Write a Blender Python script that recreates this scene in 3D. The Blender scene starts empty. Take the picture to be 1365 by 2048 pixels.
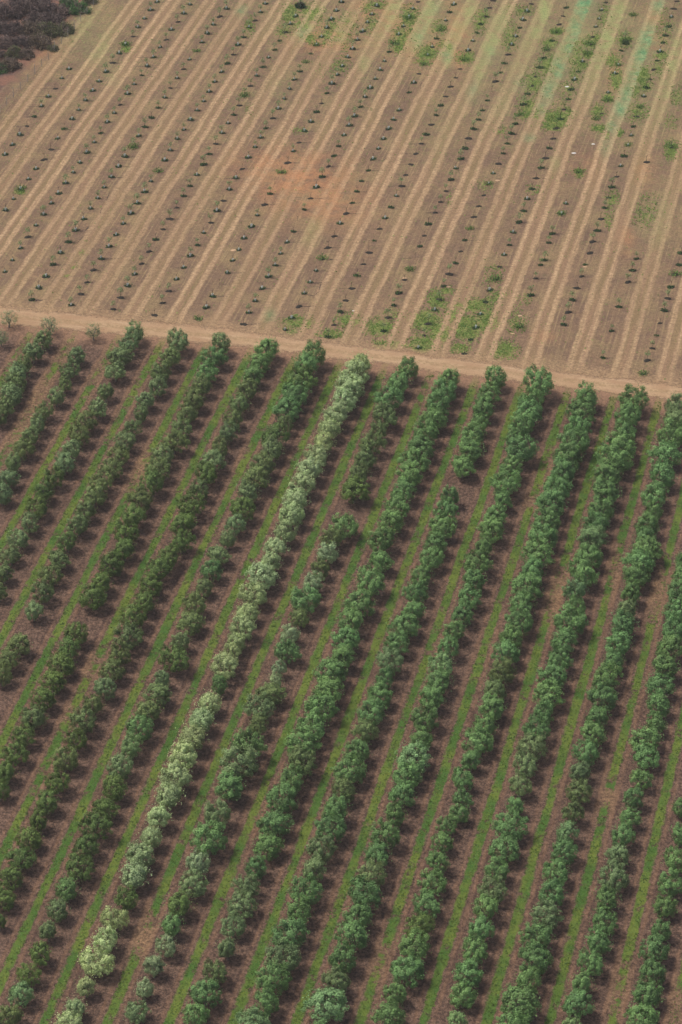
import bpy, math, random
import numpy as np
from mathutils import Vector, Matrix
random.seed(7); RNG = np.random.default_rng(7)
S = bpy.context.scene; COL = S.collection
R = math.radians
# ------------------------------------------------------------------ camera, sky, sun, exposure
IW, IH, FPX = 1365.0, 2048.0, 5885.0
PITCH = math.atan2(4284.0, 5885.0)                  # below the horizontal
CAM_H = 239.0
cd = bpy.data.cameras.new("camera"); cam = bpy.data.objects.new("camera", cd); COL.objects.link(cam)
cam.location = (0, 0, CAM_H); cam.rotation_euler = (math.pi/2 - PITCH, 0, 0)
cd.sensor_fit = 'HORIZONTAL'; cd.sensor_width = 36.0; cd.lens = FPX/IW*36.0
cd.clip_start = 1.0; cd.clip_end = 20000.0
S.camera = cam
W = bpy.data.worlds.new("World"); S.world = W; W.use_nodes = True
wn = W.node_tree.nodes; bg = wn['Background']
sky = wn.new('ShaderNodeTexSky'); sky.sky_type = 'NISHITA'; sky.sun_disc = False
SUN_EL, SUN_AZ = R(64), R(-80)                      # azimuth from +Y towards +X: light comes from the left
sky.sun_elevation = SUN_EL; sky.sun_rotation = SUN_AZ
sky.dust_density = 7.0; sky.ozone_density = 1.0; sky.air_density = 1.0
W.node_tree.links.new(sky.outputs[0], bg.inputs[0]); bg.inputs[1].default_value = 0.095
sl = bpy.data.lights.new("sun", 'SUN'); sl.energy = 2.0; sl.angle = R(9); sl.color = (1.0, 0.93, 0.82)
so = bpy.data.objects.new("sun", sl); COL.objects.link(so)
sd = Vector((math.sin(SUN_AZ)*math.cos(SUN_EL), math.cos(SUN_AZ)*math.cos(SUN_EL), math.sin(SUN_EL)))
so.rotation_euler = sd.to_track_quat('Z', 'Y').to_euler(); so.location = (-200, 300, 300)
S.view_settings.view_transform = 'Standard'; S.view_settings.look = 'None'
S.view_settings.exposure = 0.15; S.view_settings.gamma = 1.0

# ------------------------------------------------------------------ photograph <-> ground
SP, CP = math.sin(PITCH), math.cos(PITCH)
def unproj(px, py, z=0.0):
    a = (px - IW/2)/FPX; b = (IH/2 - py)/FPX
    dy = CP + b*SP; dz = -SP + b*CP
    t = (z - CAM_H)/dz
    return a*t, dy*t
def proj(x, y, z=0.0):
    dz = z - CAM_H
    dep = y*CP - dz*SP; up = y*SP + dz*CP
    return IW/2 + FPX*x/dep, IH/2 - FPX*up/dep, FPX/dep
# ------------------------------------------------------------------ helpers
def link(o, parent=None):
    COL.objects.link(o)
    if parent is not None: o.parent = parent
    return o
def mesh_obj(name, verts, faces, mat, parent=None, smooth=False):
    me = bpy.data.meshes.new(name)
    me.from_pydata([tuple(v) for v in verts], [], faces)
    me.materials.append(mat)
    if smooth: me.polygons.foreach_set('use_smooth', [True]*len(me.polygons))
    me.update()
    return link(bpy.data.objects.new(name, me), parent)
def tag(o, label=None, cat=None, group=None, kind=None):
    if label: o['label'] = label
    if cat: o['category'] = cat
    if group: o['group'] = group
    if kind: o['kind'] = kind
    return o
def ordn(n):
    return str(n) + ('th' if 10 <= n % 100 <= 20 else {1: 'st', 2: 'nd', 3: 'rd'}.get(n % 10, 'th'))
def tube(V, F, pts, rad, n=6):
    base = len(V); k = len(pts)
    for i, (p, r) in enumerate(zip(pts, rad)):
        a = Vector(pts[min(i+1, k-1)]) - Vector(pts[max(i-1, 0)])
        q = a.to_track_quat('Z', 'Y') if a.length > 1e-6 else Vector((0, 0, 1)).to_track_quat('Z', 'Y')
        for j in range(n):
            t = 2*math.pi*j/n
            V.append(tuple(Vector(p) + q @ Vector((math.cos(t)*r, math.sin(t)*r, 0))))
    for i in range(k-1):
        for j in range(n):
            a, b = base+i*n+j, base+i*n+(j+1) % n
            F.append((a, b, b+n, a+n))
    F.append(tuple(base+(k-1)*n+j for j in range(n)))
class NT:
    def __init__(s, name):
        s.m = bpy.data.materials.new(name); s.m.use_nodes = True
        s.t = s.m.node_tree; s.t.nodes.clear()
        s.out = s.n('ShaderNodeOutputMaterial')
    def n(s, typ, **kw):
        nd = s.t.nodes.new(typ)
        for k, v in kw.items(): setattr(nd, k, v)
        return nd
    def l(s, a, b): s.t.links.new(a, b)
    def put(s, sock, v):
        if isinstance(v, bpy.types.NodeSocket): s.l(v, sock)
        else: sock.default_value = v
    def math(s, op, a, b=None, c=None, clamp=False):
        nd = s.n('ShaderNodeMath', operation=op, use_clamp=clamp)
        s.put(nd.inputs[0], a)
        if b is not None: s.put(nd.inputs[1], b)
        if c is not None: s.put(nd.inputs[2], c)
        return nd.outputs[0]
    def mix(s, f, a, b):
        nd = s.n('ShaderNodeMix', data_type='RGBA')
        s.put(nd.inputs[0], f)
        for sock, v in ((nd.inputs[6], a), (nd.inputs[7], b)):
            if isinstance(v, tuple): v = (*v[:3], 1.0)
            s.put(sock, v)
        return nd.outputs[2]
    def mul(s, a, b):
        nd = s.n('ShaderNodeMix', data_type='RGBA', blend_type='MULTIPLY'); nd.inputs[0].default_value = 1.0
        s.put(nd.inputs[6], a); s.put(nd.inputs[7], b); return nd.outputs[2]
    def attr(s, name, typ='GEOMETRY'):
        return s.n('ShaderNodeAttribute', attribute_name=name, attribute_type=typ).outputs['Fac']
    def noise(s, vec, scale, detail=4.0, rough=0.6):
        nd = s.n('ShaderNodeTexNoise'); nd.inputs['Scale'].default_value = scale
        nd.inputs['Detail'].default_value = detail; nd.inputs['Roughness'].default_value = rough
        if vec is not None: s.l(vec, nd.inputs['Vector'])
        return nd.outputs['Fac']
    def remap(s, v, a, b, c=0.0, d=1.0):
        nd = s.n('ShaderNodeMapRange', interpolation_type='SMOOTHSTEP')
        s.put(nd.inputs[0], v); s.put(nd.inputs[1], a); s.put(nd.inputs[2], b)
        nd.inputs[3].default_value = c; nd.inputs[4].default_value = d
        return nd.outputs[0]
    def bsdf(s, col, rough=0.9, normal=None, spec=0.15):
        b = s.n('ShaderNodeBsdfPrincipled'); s.put(b.inputs['Base Color'], col if not isinstance(col, tuple) else (*col[:3], 1))
        b.inputs['Roughness'].default_value = rough; b.inputs['Specular IOR Level'].default_value = spec
        if normal is not None: s.l(normal, b.inputs['Normal'])
        return b
def simple_mat(name, c1, c2, scale=3.0, rough=0.9):
    t = NT(name); g = t.n('ShaderNodeTexCoord').outputs['Object']
    f = t.remap(t.noise(g, scale), 0.3, 0.7)
    t.l(t.bsdf(t.mix(f, c1, c2), rough).outputs[0], t.out.inputs[0]); return t.m
def leaf_mat(name, use_obj_color=True, c1=None, c2=None, translucent=0.25, tint=None):
    """leaves: colour of the tree (object colour), each leaf and each twig its own tone"""
    t = NT(name)
    tone = t.attr('tone')
    if use_obj_color:
        oc = t.n('ShaderNodeAttribute', attribute_name=tint).outputs['Color'] if tint else t.n('ShaderNodeObjectInfo').outputs['Color']
        vm = t.n('ShaderNodeVectorMath', operation='SCALE'); t.l(oc, vm.inputs[0])
        t.put(vm.inputs['Scale'], t.math('MULTIPLY_ADD', tone, 1.15, 0.44))
        col = vm.outputs[0]
        # silvery leaf undersides
        col = t.mix(t.remap(tone, 0.66, 0.95, 0.0, 0.22), col, t.mul(oc, (1.9, 1.75, 1.8, 1)))
    else:
        col = t.mix(tone, c1, c2)
    b = t.bsdf(col, 0.6, spec=0.3)
    tr = t.n('ShaderNodeBsdfTranslucent'); t.l(col, tr.inputs[0])
    mx = t.n('ShaderNodeMixShader'); mx.inputs[0].default_value = translucent
    t.l(b.outputs[0], mx.inputs[1]); t.l(tr.outputs[0], mx.inputs[2]); t.l(mx.outputs[0], t.out.inputs[0])
    return t.m
def leaf_cloud(name, P, D, size, tone, mat, aspect=0.45, flat=0.0, N=None):
    """one mesh of small leaf faces at P pointing along D"""
    n = len(P)
    D = D/np.linalg.norm(D, axis=1, keepdims=True)
    r = RNG.normal(size=(n, 3)) if N is None else N + RNG.normal(size=(n, 3))*.001
    if N is not None:
        N = N/np.linalg.norm(N, axis=1, keepdims=True); D = D - N*(D*N).sum(1, keepdims=True)*.8; D /= np.linalg.norm(D, axis=1, keepdims=True)
    s = np.cross(D, r); s /= np.linalg.norm(s, axis=1, keepdims=True)+1e-9
    L = (size*(0.7+0.6*RNG.random(n)))[:, None]
    v = np.empty((n, 4, 3))
    v[:, 0] = P - D*L*0.5; v[:, 1] = P + s*L*aspect; v[:, 2] = P + D*L*0.6; v[:, 3] = P - s*L*aspect
    me = bpy.data.meshes.new(name)
    me.vertices.add(n*4); me.vertices.foreach_set('co', v.reshape(-1))
    me.loops.add(n*4); me.loops.foreach_set('vertex_index', np.arange(n*4, dtype=np.int32))
    me.polygons.add(n); me.polygons.foreach_set('loop_start', np.arange(n, dtype=np.int32)*4)
    me.polygons.foreach_set('loop_total', np.full(n, 4, dtype=np.int32))
    at = me.attributes.new('tone', 'FLOAT', 'POINT')
    at.data.foreach_set('value', np.repeat(np.clip(tone, 0, 1), 4).astype(np.float32))
    me.materials.append(mat); me.update(calc_edges=True)
    return me

# ------------------------------------------------------------------ the trees, read off the photograph: row > "tile x,y,w[class]"
# (crown centre x, crown top y, crown width; thirds of a photo pixel from the tile corner)
TILE = {'1': (0, 600), '2': (455, 600), '3': (910, 600), '4': (0, 1080), '5': (455, 1080), '6': (910, 1080),
        '7': (0, 1560), '8': (455, 1560), '9': (910, 1560),
        'A': (0, 300), 'B': (455, 300), 'C': (910, 300), 'D': (0, 0), 'E': (455, 0), 'F': (910, 0)}
TREES = {
-8: "1 55,65,105s 10,185,95s",
-7: "1 305,95,115s 258,190,110g 195,280,120g 150,325,110 105,390,130g 90,450,130 70,505,130g 20,600,110 0,650,95",
-6: "1 562,140,105s 465,285,112g 415,390,105 390,465,80 345,530,100g 265,630,100 235,690,110g 185,765,120 145,825,120 85,925,120 50,1010,130g 12,1110,120g",
-5: "1 812,148,118g 780,205,110g 735,260,130g 698,375,110g 620,545,90 590,600,110g 520,680,120 480,750,130 430,850,120g 390,930,125g 330,1010,120d 270,1085,125d 225,1200,130d 180,1280,110g 120,1375,120g | 4 75,30,120g 30,150,110 0,270,90",
-4: "1 1070,195,130g 1020,300,120 965,375,125 940,480,110g 880,545,110g 845,650,85 795,725,100 750,800,115g 710,890,110 670,960,120 610,1035,120 570,1120,130 515,1210,125 480,1290,120 410,1390,115d | 4 350,65,125 310,150,120 260,255,125 205,370,110g 120,570,130 50,670,130 10,760,110",
-3: "1 1325,205,115g 1285,295,135m 1245,375,120m 1205,465,130 1165,545,130 1130,620,115 1085,725,110 1040,800,130 980,880,120g 920,1040,135d 950,950,125 840,1150,135 800,1235,140d 760,1320,140d | 4 745,-5,130d 675,75,150d 610,195,130d 560,280,150d 460,495,130d 420,580,120d 370,680,150d 320,790,140d 265,890,140d 205,1000,150 150,1105,130d 90,1220,140d 40,1330,130d | 7 5,10,100d",
-2: "2 240,232,135m 195,315,125m 160,395,120m 120,485,135 75,570,120 40,660,110 5,735,115g | 1 1320,845,120 1280,905,130g 1240,985,120d 1205,1075,110 1150,1165,150d 1105,1255,150d | 4 1075,-15,125d 1020,40,130d 965,95,150d 905,210,130d 870,300,130d 810,390,145d 765,530,150 720,620,130 680,725,140 630,840,115g 570,920,120 510,1020,140 460,1130,130d 400,1240,150 | 7 335,-20,130d 290,60,140d 240,170,125d 175,290,140d 130,400,145d 75,520,150d 25,650,130d 0,790,95d",
-1: "2 515,262,140m 475,315,140m 440,420,170d 400,500,165m 360,575,155m 345,700,75g 285,750,150d 265,835,145g 205,935,140 175,990,145 120,1095,150g 85,1205,140d 50,1280,120g 5,1370,105g | 4 1310,30,130g 1275,125,120m 1225,230,110g 1180,300,130 1140,440,150 1090,560,110g 1045,655,170d 985,755,95g 940,880,150 895,955,150 840,1060,160m 785,1175,130l 730,1280,140g | 7 675,0,150d 640,85,140d 575,200,170d 520,320,140d 470,450,165d 405,580,140m 350,710,140g 300,830,120g 235,1000,130d 180,1090,120d 130,1215,145l 60,1350,150",
0: "2 795,320,135o 765,365,140p 730,455,165p 700,550,140p 650,625,150p 610,715,130o 575,785,140o 540,870,130p 495,950,150p 450,1045,140p 410,1140,150p 385,1240,140o 345,1325,130o | 5 290,-5,140p 260,60,130o 205,150,170p 160,255,150o 115,370,140o 80,480,150o 45,575,110o | 4 1400,600,110o 1350,680,150p 1320,800,105m 1250,915,150p 1205,1005,165p 1150,1110,175p 1100,1225,170p 1060,1340,175p | 7 1020,15,175p 955,150,150p 905,265,140p 845,370,160o 810,505,180p 765,630,130d 690,755,150o 635,895,150p 575,1025,170p 515,1180,120p 455,1300,130o 410,1395,165p",
1: "2 1080,350,130m 1035,405,150m 965,540,160m 945,625,155 910,725,90 860,790,140 825,890,130 785,970,150 760,1060,185d 700,1285,160m 640,1350,140 | 5 600,10,130l 560,105,115 515,180,130l 465,300,170m 435,400,120 380,500,120l 350,615,150m 310,720,80l 285,800,100l 265,830,175 200,900,170g 185,1040,110 120,1125,190m 70,1235,220g 20,1370,200m | 7 1305,130,160g 1245,290,200m 1190,410,150l 1165,545,160g 1080,660,175d 1035,790,155m 1005,915,130l 925,1050,140l 875,1170,130l 820,1315,150g",
2: "2 1330,405,130m 1290,490,150m 1265,560,150m 1235,635,160m 1190,725,140m 1150,800,165m 1120,890,165m 1090,975,160m 1055,1070,140m 1020,1165,140m 985,1255,160m 935,1345,160m | 5 925,35,150m 845,200,180m 790,315,170m 740,395,150m 710,515,170m 690,635,150m 625,705,200m 600,815,180m 560,925,180m 510,1030,170m 455,1125,195m 440,1230,185 380,1350,165m | 8 330,30,180m 285,165,190m 240,320,170m 175,440,140m 120,565,150g 95,660,170g 40,780,140g 0,940,130g | 7 1290,1090,140 1230,1200,190m 1175,1320,150m",
3: "3 240,400,140m 205,505,140m 170,580,150m 140,680,120m 110,740,160m 90,820,180m 45,920,150m | 2 1335,1110,120m 1310,1195,130m 1285,1290,160m 1245,1405,145m | 5 1215,50,140m 1170,135,135m 1135,255,140m 1115,350,140m 1060,430,170m 1015,560,150m 970,650,145g 945,770,110m 915,845,150m 865,960,160m 830,1050,160 780,1185,160m 730,1290,180m | 8 690,-10,150 655,80,180m 615,200,170m 565,325,170g 520,470,150g 475,560,180m 425,705,175m 380,820,195m 325,970,190g 275,1090,180m 230,1260,155m 155,1370,200l",
4: "3 500,420,190m 465,535,120m 435,590,165m 405,690,150m 365,765,110m 385,820,180m 335,930,150m 300,1020,180m 285,1130,120m 240,1215,140m 215,1310,160m 175,1415,130m | 6 140,50,170m 110,180,150m 80,270,150m 45,360,140m | 5 1365,475,130m 1325,575,130m 1285,670,150l 1265,785,170m 1225,865,160m 1190,970,170m 1160,1130,130m 1115,1205,205l 1075,1320,175m | 8 1050,0,150m 1000,140,150m 950,240,180m 905,355,170m 860,490,160g 820,600,195m 785,725,175m 750,830,200m 690,985,170m 650,1130,160g 595,1220,240l 550,1430,120m",
5: "3 785,510,150m 755,600,170m 735,695,130m 705,770,180m 680,850,165m 640,955,175m 615,1035,150m 575,1130,180m 545,1260,150m 530,1320,175m | 6 495,5,180m 465,110,160m 430,200,180m 400,315,160m 375,415,160m 335,505,150m 310,590,155m 275,715,175 240,805,150 210,945,175m 180,1040,145m 140,1120,185m 95,1260,130m 40,1380,135m | 9 42,48,115m 15,165,130m | 8 1325,170,110m 1290,305,130m 1260,430,140m 1230,530,165m 1200,660,160m 1155,795,165d 1110,930,195m 1080,1060,185m 1015,1170,140m 965,1320,180m",
6: "3 1070,515,160m 1030,630,160m 1015,735,120m 990,780,190m 950,880,190m 910,960,180m 895,1075,185m 870,1175,160m 850,1270,150m 825,1345,170l | 6 800,25,165m 765,110,175m 720,255,140l 720,325,120m 690,395,185m 645,545,160m 630,640,150m 585,730,175m 560,850,180m 530,970,125m 490,1055,160m 460,1170,165g 420,1285,150g 388,1395,130g | 9 360,85,115m 325,200,175m 290,340,170m 245,475,140m 225,575,160g 180,685,160m 150,815,160m 115,950,165m 80,1065,185m 50,1210,155m 15,1370,120l",
7: "3 1340,555,150g 1322,640,160g 1300,720,170m 1260,830,190m 1230,1015,160m 1195,1100,150m 1185,1215,110m 1150,1285,150m 1130,1380,135m | 6 1145,-20,170m 1100,30,185m 1085,130,165m 1050,255,120m 1030,345,140g 1000,430,185m 980,550,165m 950,650,130m 900,735,175m 880,870,175m 850,985,150m 830,1080,150m 790,1200,165m 755,1310,150g | 9 745,0,150 705,130,120 670,255,125l 655,345,155m 610,465,165m 580,600,155m 550,720,175g 500,845,185m 480,980,185m 430,1130,150m 385,1210,235m 340,1385,200m",
8: "6 1385,55,150m 1370,155,140m 1345,245,170m 1320,360,160m 1300,460,165m 1285,570,155m 1255,690,175m 1220,790,165m 1215,920,140m 1200,1055,120m 1155,1090,175m 1140,1210,170m 1110,1385,125m | 9 1070,45,120m 1040,170,130m 1005,250,145m 975,375,150g 950,505,165g 905,625,165m 885,770,170m 855,900,165m 815,1015,155m 760,1145,155m 735,1255,185m 695,1405,125l",
9: "9 1360,90,120m 1345,285,140m 1315,420,155m 1285,545,150m 1260,670,150m 1230,840,125m 1200,940,175m 1185,1065,150m 1150,1200,190m 1115,1330,185m",
}
# young trees of the upper field: base point and flags (W white guard, c leafy crown, g green weeds at the foot)
SAPS = [
"D 415,412W 372,468W 331,529 292,578W 249,635Wc 206,697 162,753 119,806W 75,866W 31,926W",
"D 943,10W 905,58Wc 868,110W 828,161Wc 797,215c 754,266Wg 716,317W 677,373c 635,429Wc 596,487W 558,543W 514,601Wc 474,659Wc 434,713W 387,773 347,829W 305,893 265,955 | A 217,112W 171,175W 125,236Wg 81,294W 35,361W",
"D 1140,25Wc 1104,80Wc 1066,129c 1030,177W 997,236c 961,282Wc 921,342Wc 883,394Wc 851,449c 806,504Wc 766,562Wc 721,627c 687,678Wc 645,732Wc 604,797c 566,852Wc 521,914Wc | A 480,74W 440,134Wc 395,198Wc 350,260W 308,320Wc 262,387Wc 217,453W 170,520c 123,587Wc 75,660W 29,729W",
"D 1360,50Wc 1319,97c 1281,147Wc 1245,200Wc 1212,253Wc 1180,305g 1139,356W 1103,412c 1064,467Wc 1023,525c 990,584Wc 951,646c 909,706 870,760c 833,815Wc 800,880cg 750,937Wc | A 712,97W 670,160Wc 627,223Wc 588,288Wc 544,350Wc 501,413W 455,482Wc 410,550c 364,616W 319,685c 277,757W 233,825W 190,897c",
"E 228,20Wc 199,70Wc 165,120c 130,163Wc 97,222c 65,268Wc 35,325c 0,380c | D 1330,430Wc 1290,488Wc 1256,548Wc 1223,605Wc 1184,660Wc 1145,717W 1105,777Wc 1065,832Wc 1023,900Wc | A 990,60W 950,126g 907,185Wc 868,248Wc 825,317Wc 786,379Wc 741,440Wc 698,508W 655,578Wc 607,650Wc 562,717c 522,790c 482,860c 428,928Wc",
"E 440,40Wc 410,95W 378,141W 345,190c 311,242 282,297c 249,344W 213,400c 176,452Wc 140,512c 105,570cg 70,628c 37,685c 5,737W | D 1332,795Wc 1295,860c 1256,922c | A 1223,85c 1183,147W 1141,213c 1101,273c 1060,342c 1020,410c 979,473c 936,536 896,607c 851,680c 809,744Wc 767,813Wc 725,883c 680,952c",
"E 685,10Wc 655,62W 625,113W 597,163Wc 566,217W 535,267Wg 503,320 470,371g 435,426c 403,475Wc 373,531Wc 342,590Wc 307,648Wc 272,705c 232,766c 199,823Wc 167,880Wc | B 127,44W 90,111 53,167W 13,235Wc | A 1340,300 1303,363Wc 1264,432c 1223,495W 1187,570c 1144,635Wc 1103,705W 1060,775W 1014,845c 973,915c 929,988",
"E 898,33W 868,84W 842,131W 813,185W 781,236Wc 753,290Wc 723,340W 690,395W 660,447Wc 628,500Wc 598,557c 566,617 536,670 502,728W 464,783W 431,852 395,905Wc | B 363,75 326,133g 286,198 257,262c 224,326 180,390Wc 146,458W 101,528W 69,598W 33,663W 0,737W | A 1316,805 1277,877W 1240,945W 1190,1012g",
"E 1143,8 1114,52W 1090,103Wg 1058,156W 1030,204W 1000,255g 973,308c 944,364W 918,417W 889,472W 858,527W 827,581Wc 798,640c 764,696Wc 732,751Wc 701,809W 668,875c | B 640,33 607,96c 570,160c 535,223W 500,289 462,357c 422,424 396,488 359,552W 320,620Wc 288,690Wc 248,760Wc 209,831W 168,906Wc 130,976Wc 98,1044",
"E 1360,25W 1335,72 1310,122W 1285,178g 1256,230 1230,280W 1203,329Wg 1178,382g 1151,440 1120,495W 1090,553 1063,609 1033,661W 998,717W 969,772W 938,832W 908,890W | B 875,53W 847,121 807,185 778,249 750,317 715,380 677,441W 643,515 604,584 570,650g 533,723W 498,793W 463,860W 430,938 387,1008W 347,1078W",
"F 232,0 208,44 185,97c 155,143 134,199 110,245W 81,302W 58,357g 33,411 5,463 | E 1340,517 1311,576 1281,632 1253,690c 1221,746 1193,806 1165,860c | B 1133,20 1103,84 1072,147 1043,213c 1015,274W 983,343 948,408W 915,472 880,542 849,612 818,682 779,753 745,827 711,900 677,970c 640,1048c 603,1121c",
"F 461,20 435,66W 409,117W 391,165 366,218W 342,268W 321,325c 299,380 273,434 246,485c 224,545 195,600c 168,660 143,716c 113,772c 84,829 63,889 38,951c | C 5,107W | B 1343,175c 1311,242c 1281,308c 1248,373c 1207,443 1183,512 1157,577 1128,647 1098,715g 1062,775 1030,855c 999,930c 965,1003c 938,1085c 890,1162",
"F 670,43 651,92 625,143 605,190g 582,242 555,296g 531,348 510,403c 486,457 464,512 437,563 412,624c 387,685g 363,741c 341,799c 315,859c 291,919c | C 263,80 232,138W 205,200Wg 173,268 145,333 115,398 90,470g 61,540 37,606 5,677 | B 1334,743c 1300,815c 1273,895c 1246,958W 1209,1040c 1180,1110c 1148,1187W",
"F 905,12 883,58W 868,110W 848,157W 828,217 810,262g 795,318g 768,367W 743,428 720,476W 698,535 683,593 656,652 635,710 612,765 591,828 568,887 543,946 | C 519,106c 490,167 464,232 436,292W 413,362c 387,431c 352,492W 328,568c 298,628W 270,700 247,773g 210,840W 184,910 155,985W 128,1065W 97,1137 57,1220",
"F 1072,88g 1025,240cg 1000,300c 983,388Wg 962,439W 922,554W 915,600g 880,680 848,710g | C 747,130g 668,320W 642,381Wg 587,500c 565,555c 540,660c 515,690c 487,770c 457,872c 392,1060g",
"F 1335,4 1317,50 1301,100W 1284,157 1266,210c 1251,254 1233,308W 1217,361 1195,414 1173,473 1152,525 1135,577W 1115,640g 1093,697 1073,757 1060,811W 1042,869Wg | C 1017,35 996,95W 971,158 943,222c 923,285 900,347c 877,412 855,482c 829,548c 810,617 785,687 762,757c 733,828 706,900c 683,973c 654,1048c",
"F 1300,880g | C 1150,70 1090,650c 1065,720c 1040,790c 985,940c 943,1085c 890,1245c",
"C 1360,618 1345,686 1325,745g 1297,820 1280,888c 1258,962c 1233,1037 1212,1113 1187,1188c 1158,1260c 1133,1340g",
]
def parse(s):
    out = []
    for part in s.split('|'):
        tk = part.split(); ox, oy = TILE[tk[0]]
        for e in tk[1:]:
            nums = e.rstrip('abcdefghijklmnopqrstuvwxyzW'); fl = e[len(nums):]
            v = [float(q) for q in nums.split(',')]
            out.append((ox+v[0]/3, oy+v[1]/3, v[2]/3 if len(v) > 2 else 0, fl))
    return out
tree_list = []                                   # row, x, y, crown radius (m), class
for row, s in TREES.items():
    LL = sorted(parse(s), key=lambda e: e[1])
    for k, (cx, ty, w, fl) in enumerate(LL):
        nb = [e[2] for e in LL[max(0, k-3):k+4]]; ws = .35*w + .65*sum(nb)/len(nb)     # heights vary less than widths
        bx_, by_ = unproj(cx, ty + .97*ws)
        ppm = proj(bx_, by_)[2]
        tree_list.append((row, bx_, by_, w/2/ppm, fl or 'n', ws/w))
sap_list = []
for i, s in enumerate(SAPS):
    for (px, py, _, fl) in parse(s):
        x, y = unproj(px, py); sap_list.append((i, x, y, fl))

# ------------------------------------------------------------------ field coordinates: row number u as a smooth function of the ground
def feats(x, y, deg):
    X = (np.asarray(x))/60.0; Y = (np.asarray(y)-350.0)/120.0
    return np.stack([X**i*Y**j for i in range(deg+1) for j in range(deg+1-i)], -1)
def fit(xs, ys, us, deg):
    c, *_ = np.linalg.lstsq(feats(xs, ys, deg), np.array(us), rcond=None); return c
lx, ly, lu = [t[1] for t in tree_list], [t[2] for t in tree_list], [t[0] for t in tree_list]
ux, uy, uu = [t[1] for t in sap_list], [t[2] for t in sap_list], [t[0] for t in sap_list]
CL = fit(lx, ly, lu, 3); CU = fit(ux, uy, uu, 3)
def ev(c, deg, x, y, lo, hi):
    xc = np.clip(x, lo[0], hi[0]); yc = np.clip(y, lo[1], hi[1]); e = 0.5
    v = feats(xc, yc, deg) @ c
    gx = (feats(xc+e, yc, deg) @ c - v)/e; gy = (feats(xc, yc+e, deg) @ c - v)/e
    return v + gx*(x-xc) + gy*(y-yc)
U_lo = lambda x, y: ev(CL, 3, x, y, (-45, 225), (55, 375))
U_up = lambda x, y: ev(CU, 3, x, y, (-60, 345), (62, 490))
print('row fit residual', np.std(feats(lx, ly, 3) @ CL - lu), np.std(feats(ux, uy, 3) @ CU - uu))
# the dirt road between the fields
RT = [unproj(*p) for p in ((-700, 545), (0, 609), (230, 632), (455, 655), (700, 687), (910, 714), (1140, 742), (1365, 768), (2100, 850))]
RB = [unproj(*p) for p in ((-700, 590), (0, 650), (230, 670), (455, 692), (700, 723), (910, 750), (1140, 778), (1365, 804), (2100, 890))]
def yline(P, x): return np.interp(x, [p[0] for p in P], [p[1] for p in P])
road_mid = lambda x: 0.5*(yline(RT, x) + yline(RB, x))

# ------------------------------------------------------------------ patches (photo pixel ellipses: x, y, rx, ry, strength)
WEED = [(600,645,38,14,.7),(585,665,25,8,.6),(700,640,25,16,.75),(665,668,28,9,.8),(760,655,35,18,.75),(775,690,30,12,.9),(790,625,20,12,.5),
 (850,640,30,22,.95),(875,600,20,20,.85),(895,580,20,10,.6),(845,690,28,18,1.),(880,665,22,22,.9),(905,625,16,20,.7),(950,610,40,14,.8),(935,655,30,25,1.),(920,695,20,10,.9),(975,640,25,25,.8),
 (1010,700,25,18,.85),(1030,640,25,30,.45),(1000,590,25,14,.5),(1050,600,20,14,.3),(980,560,30,12,.35),
 (580,25,20,20,.8),(625,25,22,20,.8),(605,50,20,10,.7),(660,70,25,14,.6),(570,60,20,12,.5),(700,45,18,22,.5),(735,12,14,12,.6),(665,55,22,20,.5),(620,75,14,10,.8),(655,85,12,8,.6),
 (757,8,22,8,.7),(745,45,15,25,.5),(820,35,20,25,.65),(805,75,20,25,.65),(800,95,14,14,.8),(855,105,22,16,.8),(880,55,16,14,.6),(893,90,16,12,.7),(850,120,20,10,.6),(825,60,10,10,.6),
 (960,45,14,22,.6),(935,115,20,12,.75),(965,30,14,12,.6),(1020,70,20,30,.5),(1045,20,30,12,.5),(1115,62,14,8,.9),(1100,85,18,10,.75),(1095,130,22,25,.6),(1070,165,22,25,.65),(1062,210,26,20,.6),(1060,225,24,14,.7),
 (1115,235,26,14,1.1),(1105,250,26,10,.9),(1140,225,14,10,.7),(1125,215,20,20,.4),(1135,180,18,18,.45),(1155,110,24,30,.5),(1177,108,10,7,1.),(1163,130,14,10,.8),(1180,85,18,14,.6),(1195,75,14,12,.7),(1150,150,18,18,.45),
 (1235,160,14,20,.8),(1217,195,10,10,.9),(1197,222,16,14,.7),(1200,255,18,8,.8),(1213,265,8,16,.7),(1250,78,16,18,.6),(1225,120,20,16,.6),(1285,150,16,20,.9),(1270,180,18,18,.6),(1290,170,14,12,.7),(1240,265,8,8,.9),
 (1320,135,20,22,.5),(1325,110,14,8,.8),(1275,225,24,20,.5),(1345,300,16,20,.8),(1340,245,20,15,.4),(1210,30,16,30,.4),(1330,50,20,40,.35),(1355,190,14,20,.5),(1160,345,12,10,.7),(1070,378,20,14,.35),
 (1225,400,14,24,.55),(1220,440,10,20,.5),(1290,430,28,25,.45),(1300,400,25,20,.3),(500,52,10,20,.5),(900,400,10,30,.2),(40,384,12,5,.8),(254,96,10,7,.8),(165,505,10,10,.5),(135,550,10,5,.6),
 (170,480,6,4,.9),(150,533,8,4,.8),(990,540,22,14,.35),(985,600,20,10,.6),(1000,260,20,12,.4),(500,220,8,14,.5),(600,260,18,8,.45),(680,130,25,20,.4),(640,140,20,16,.3),(690,75,16,30,.4),(970,370,16,16,.4)]
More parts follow.
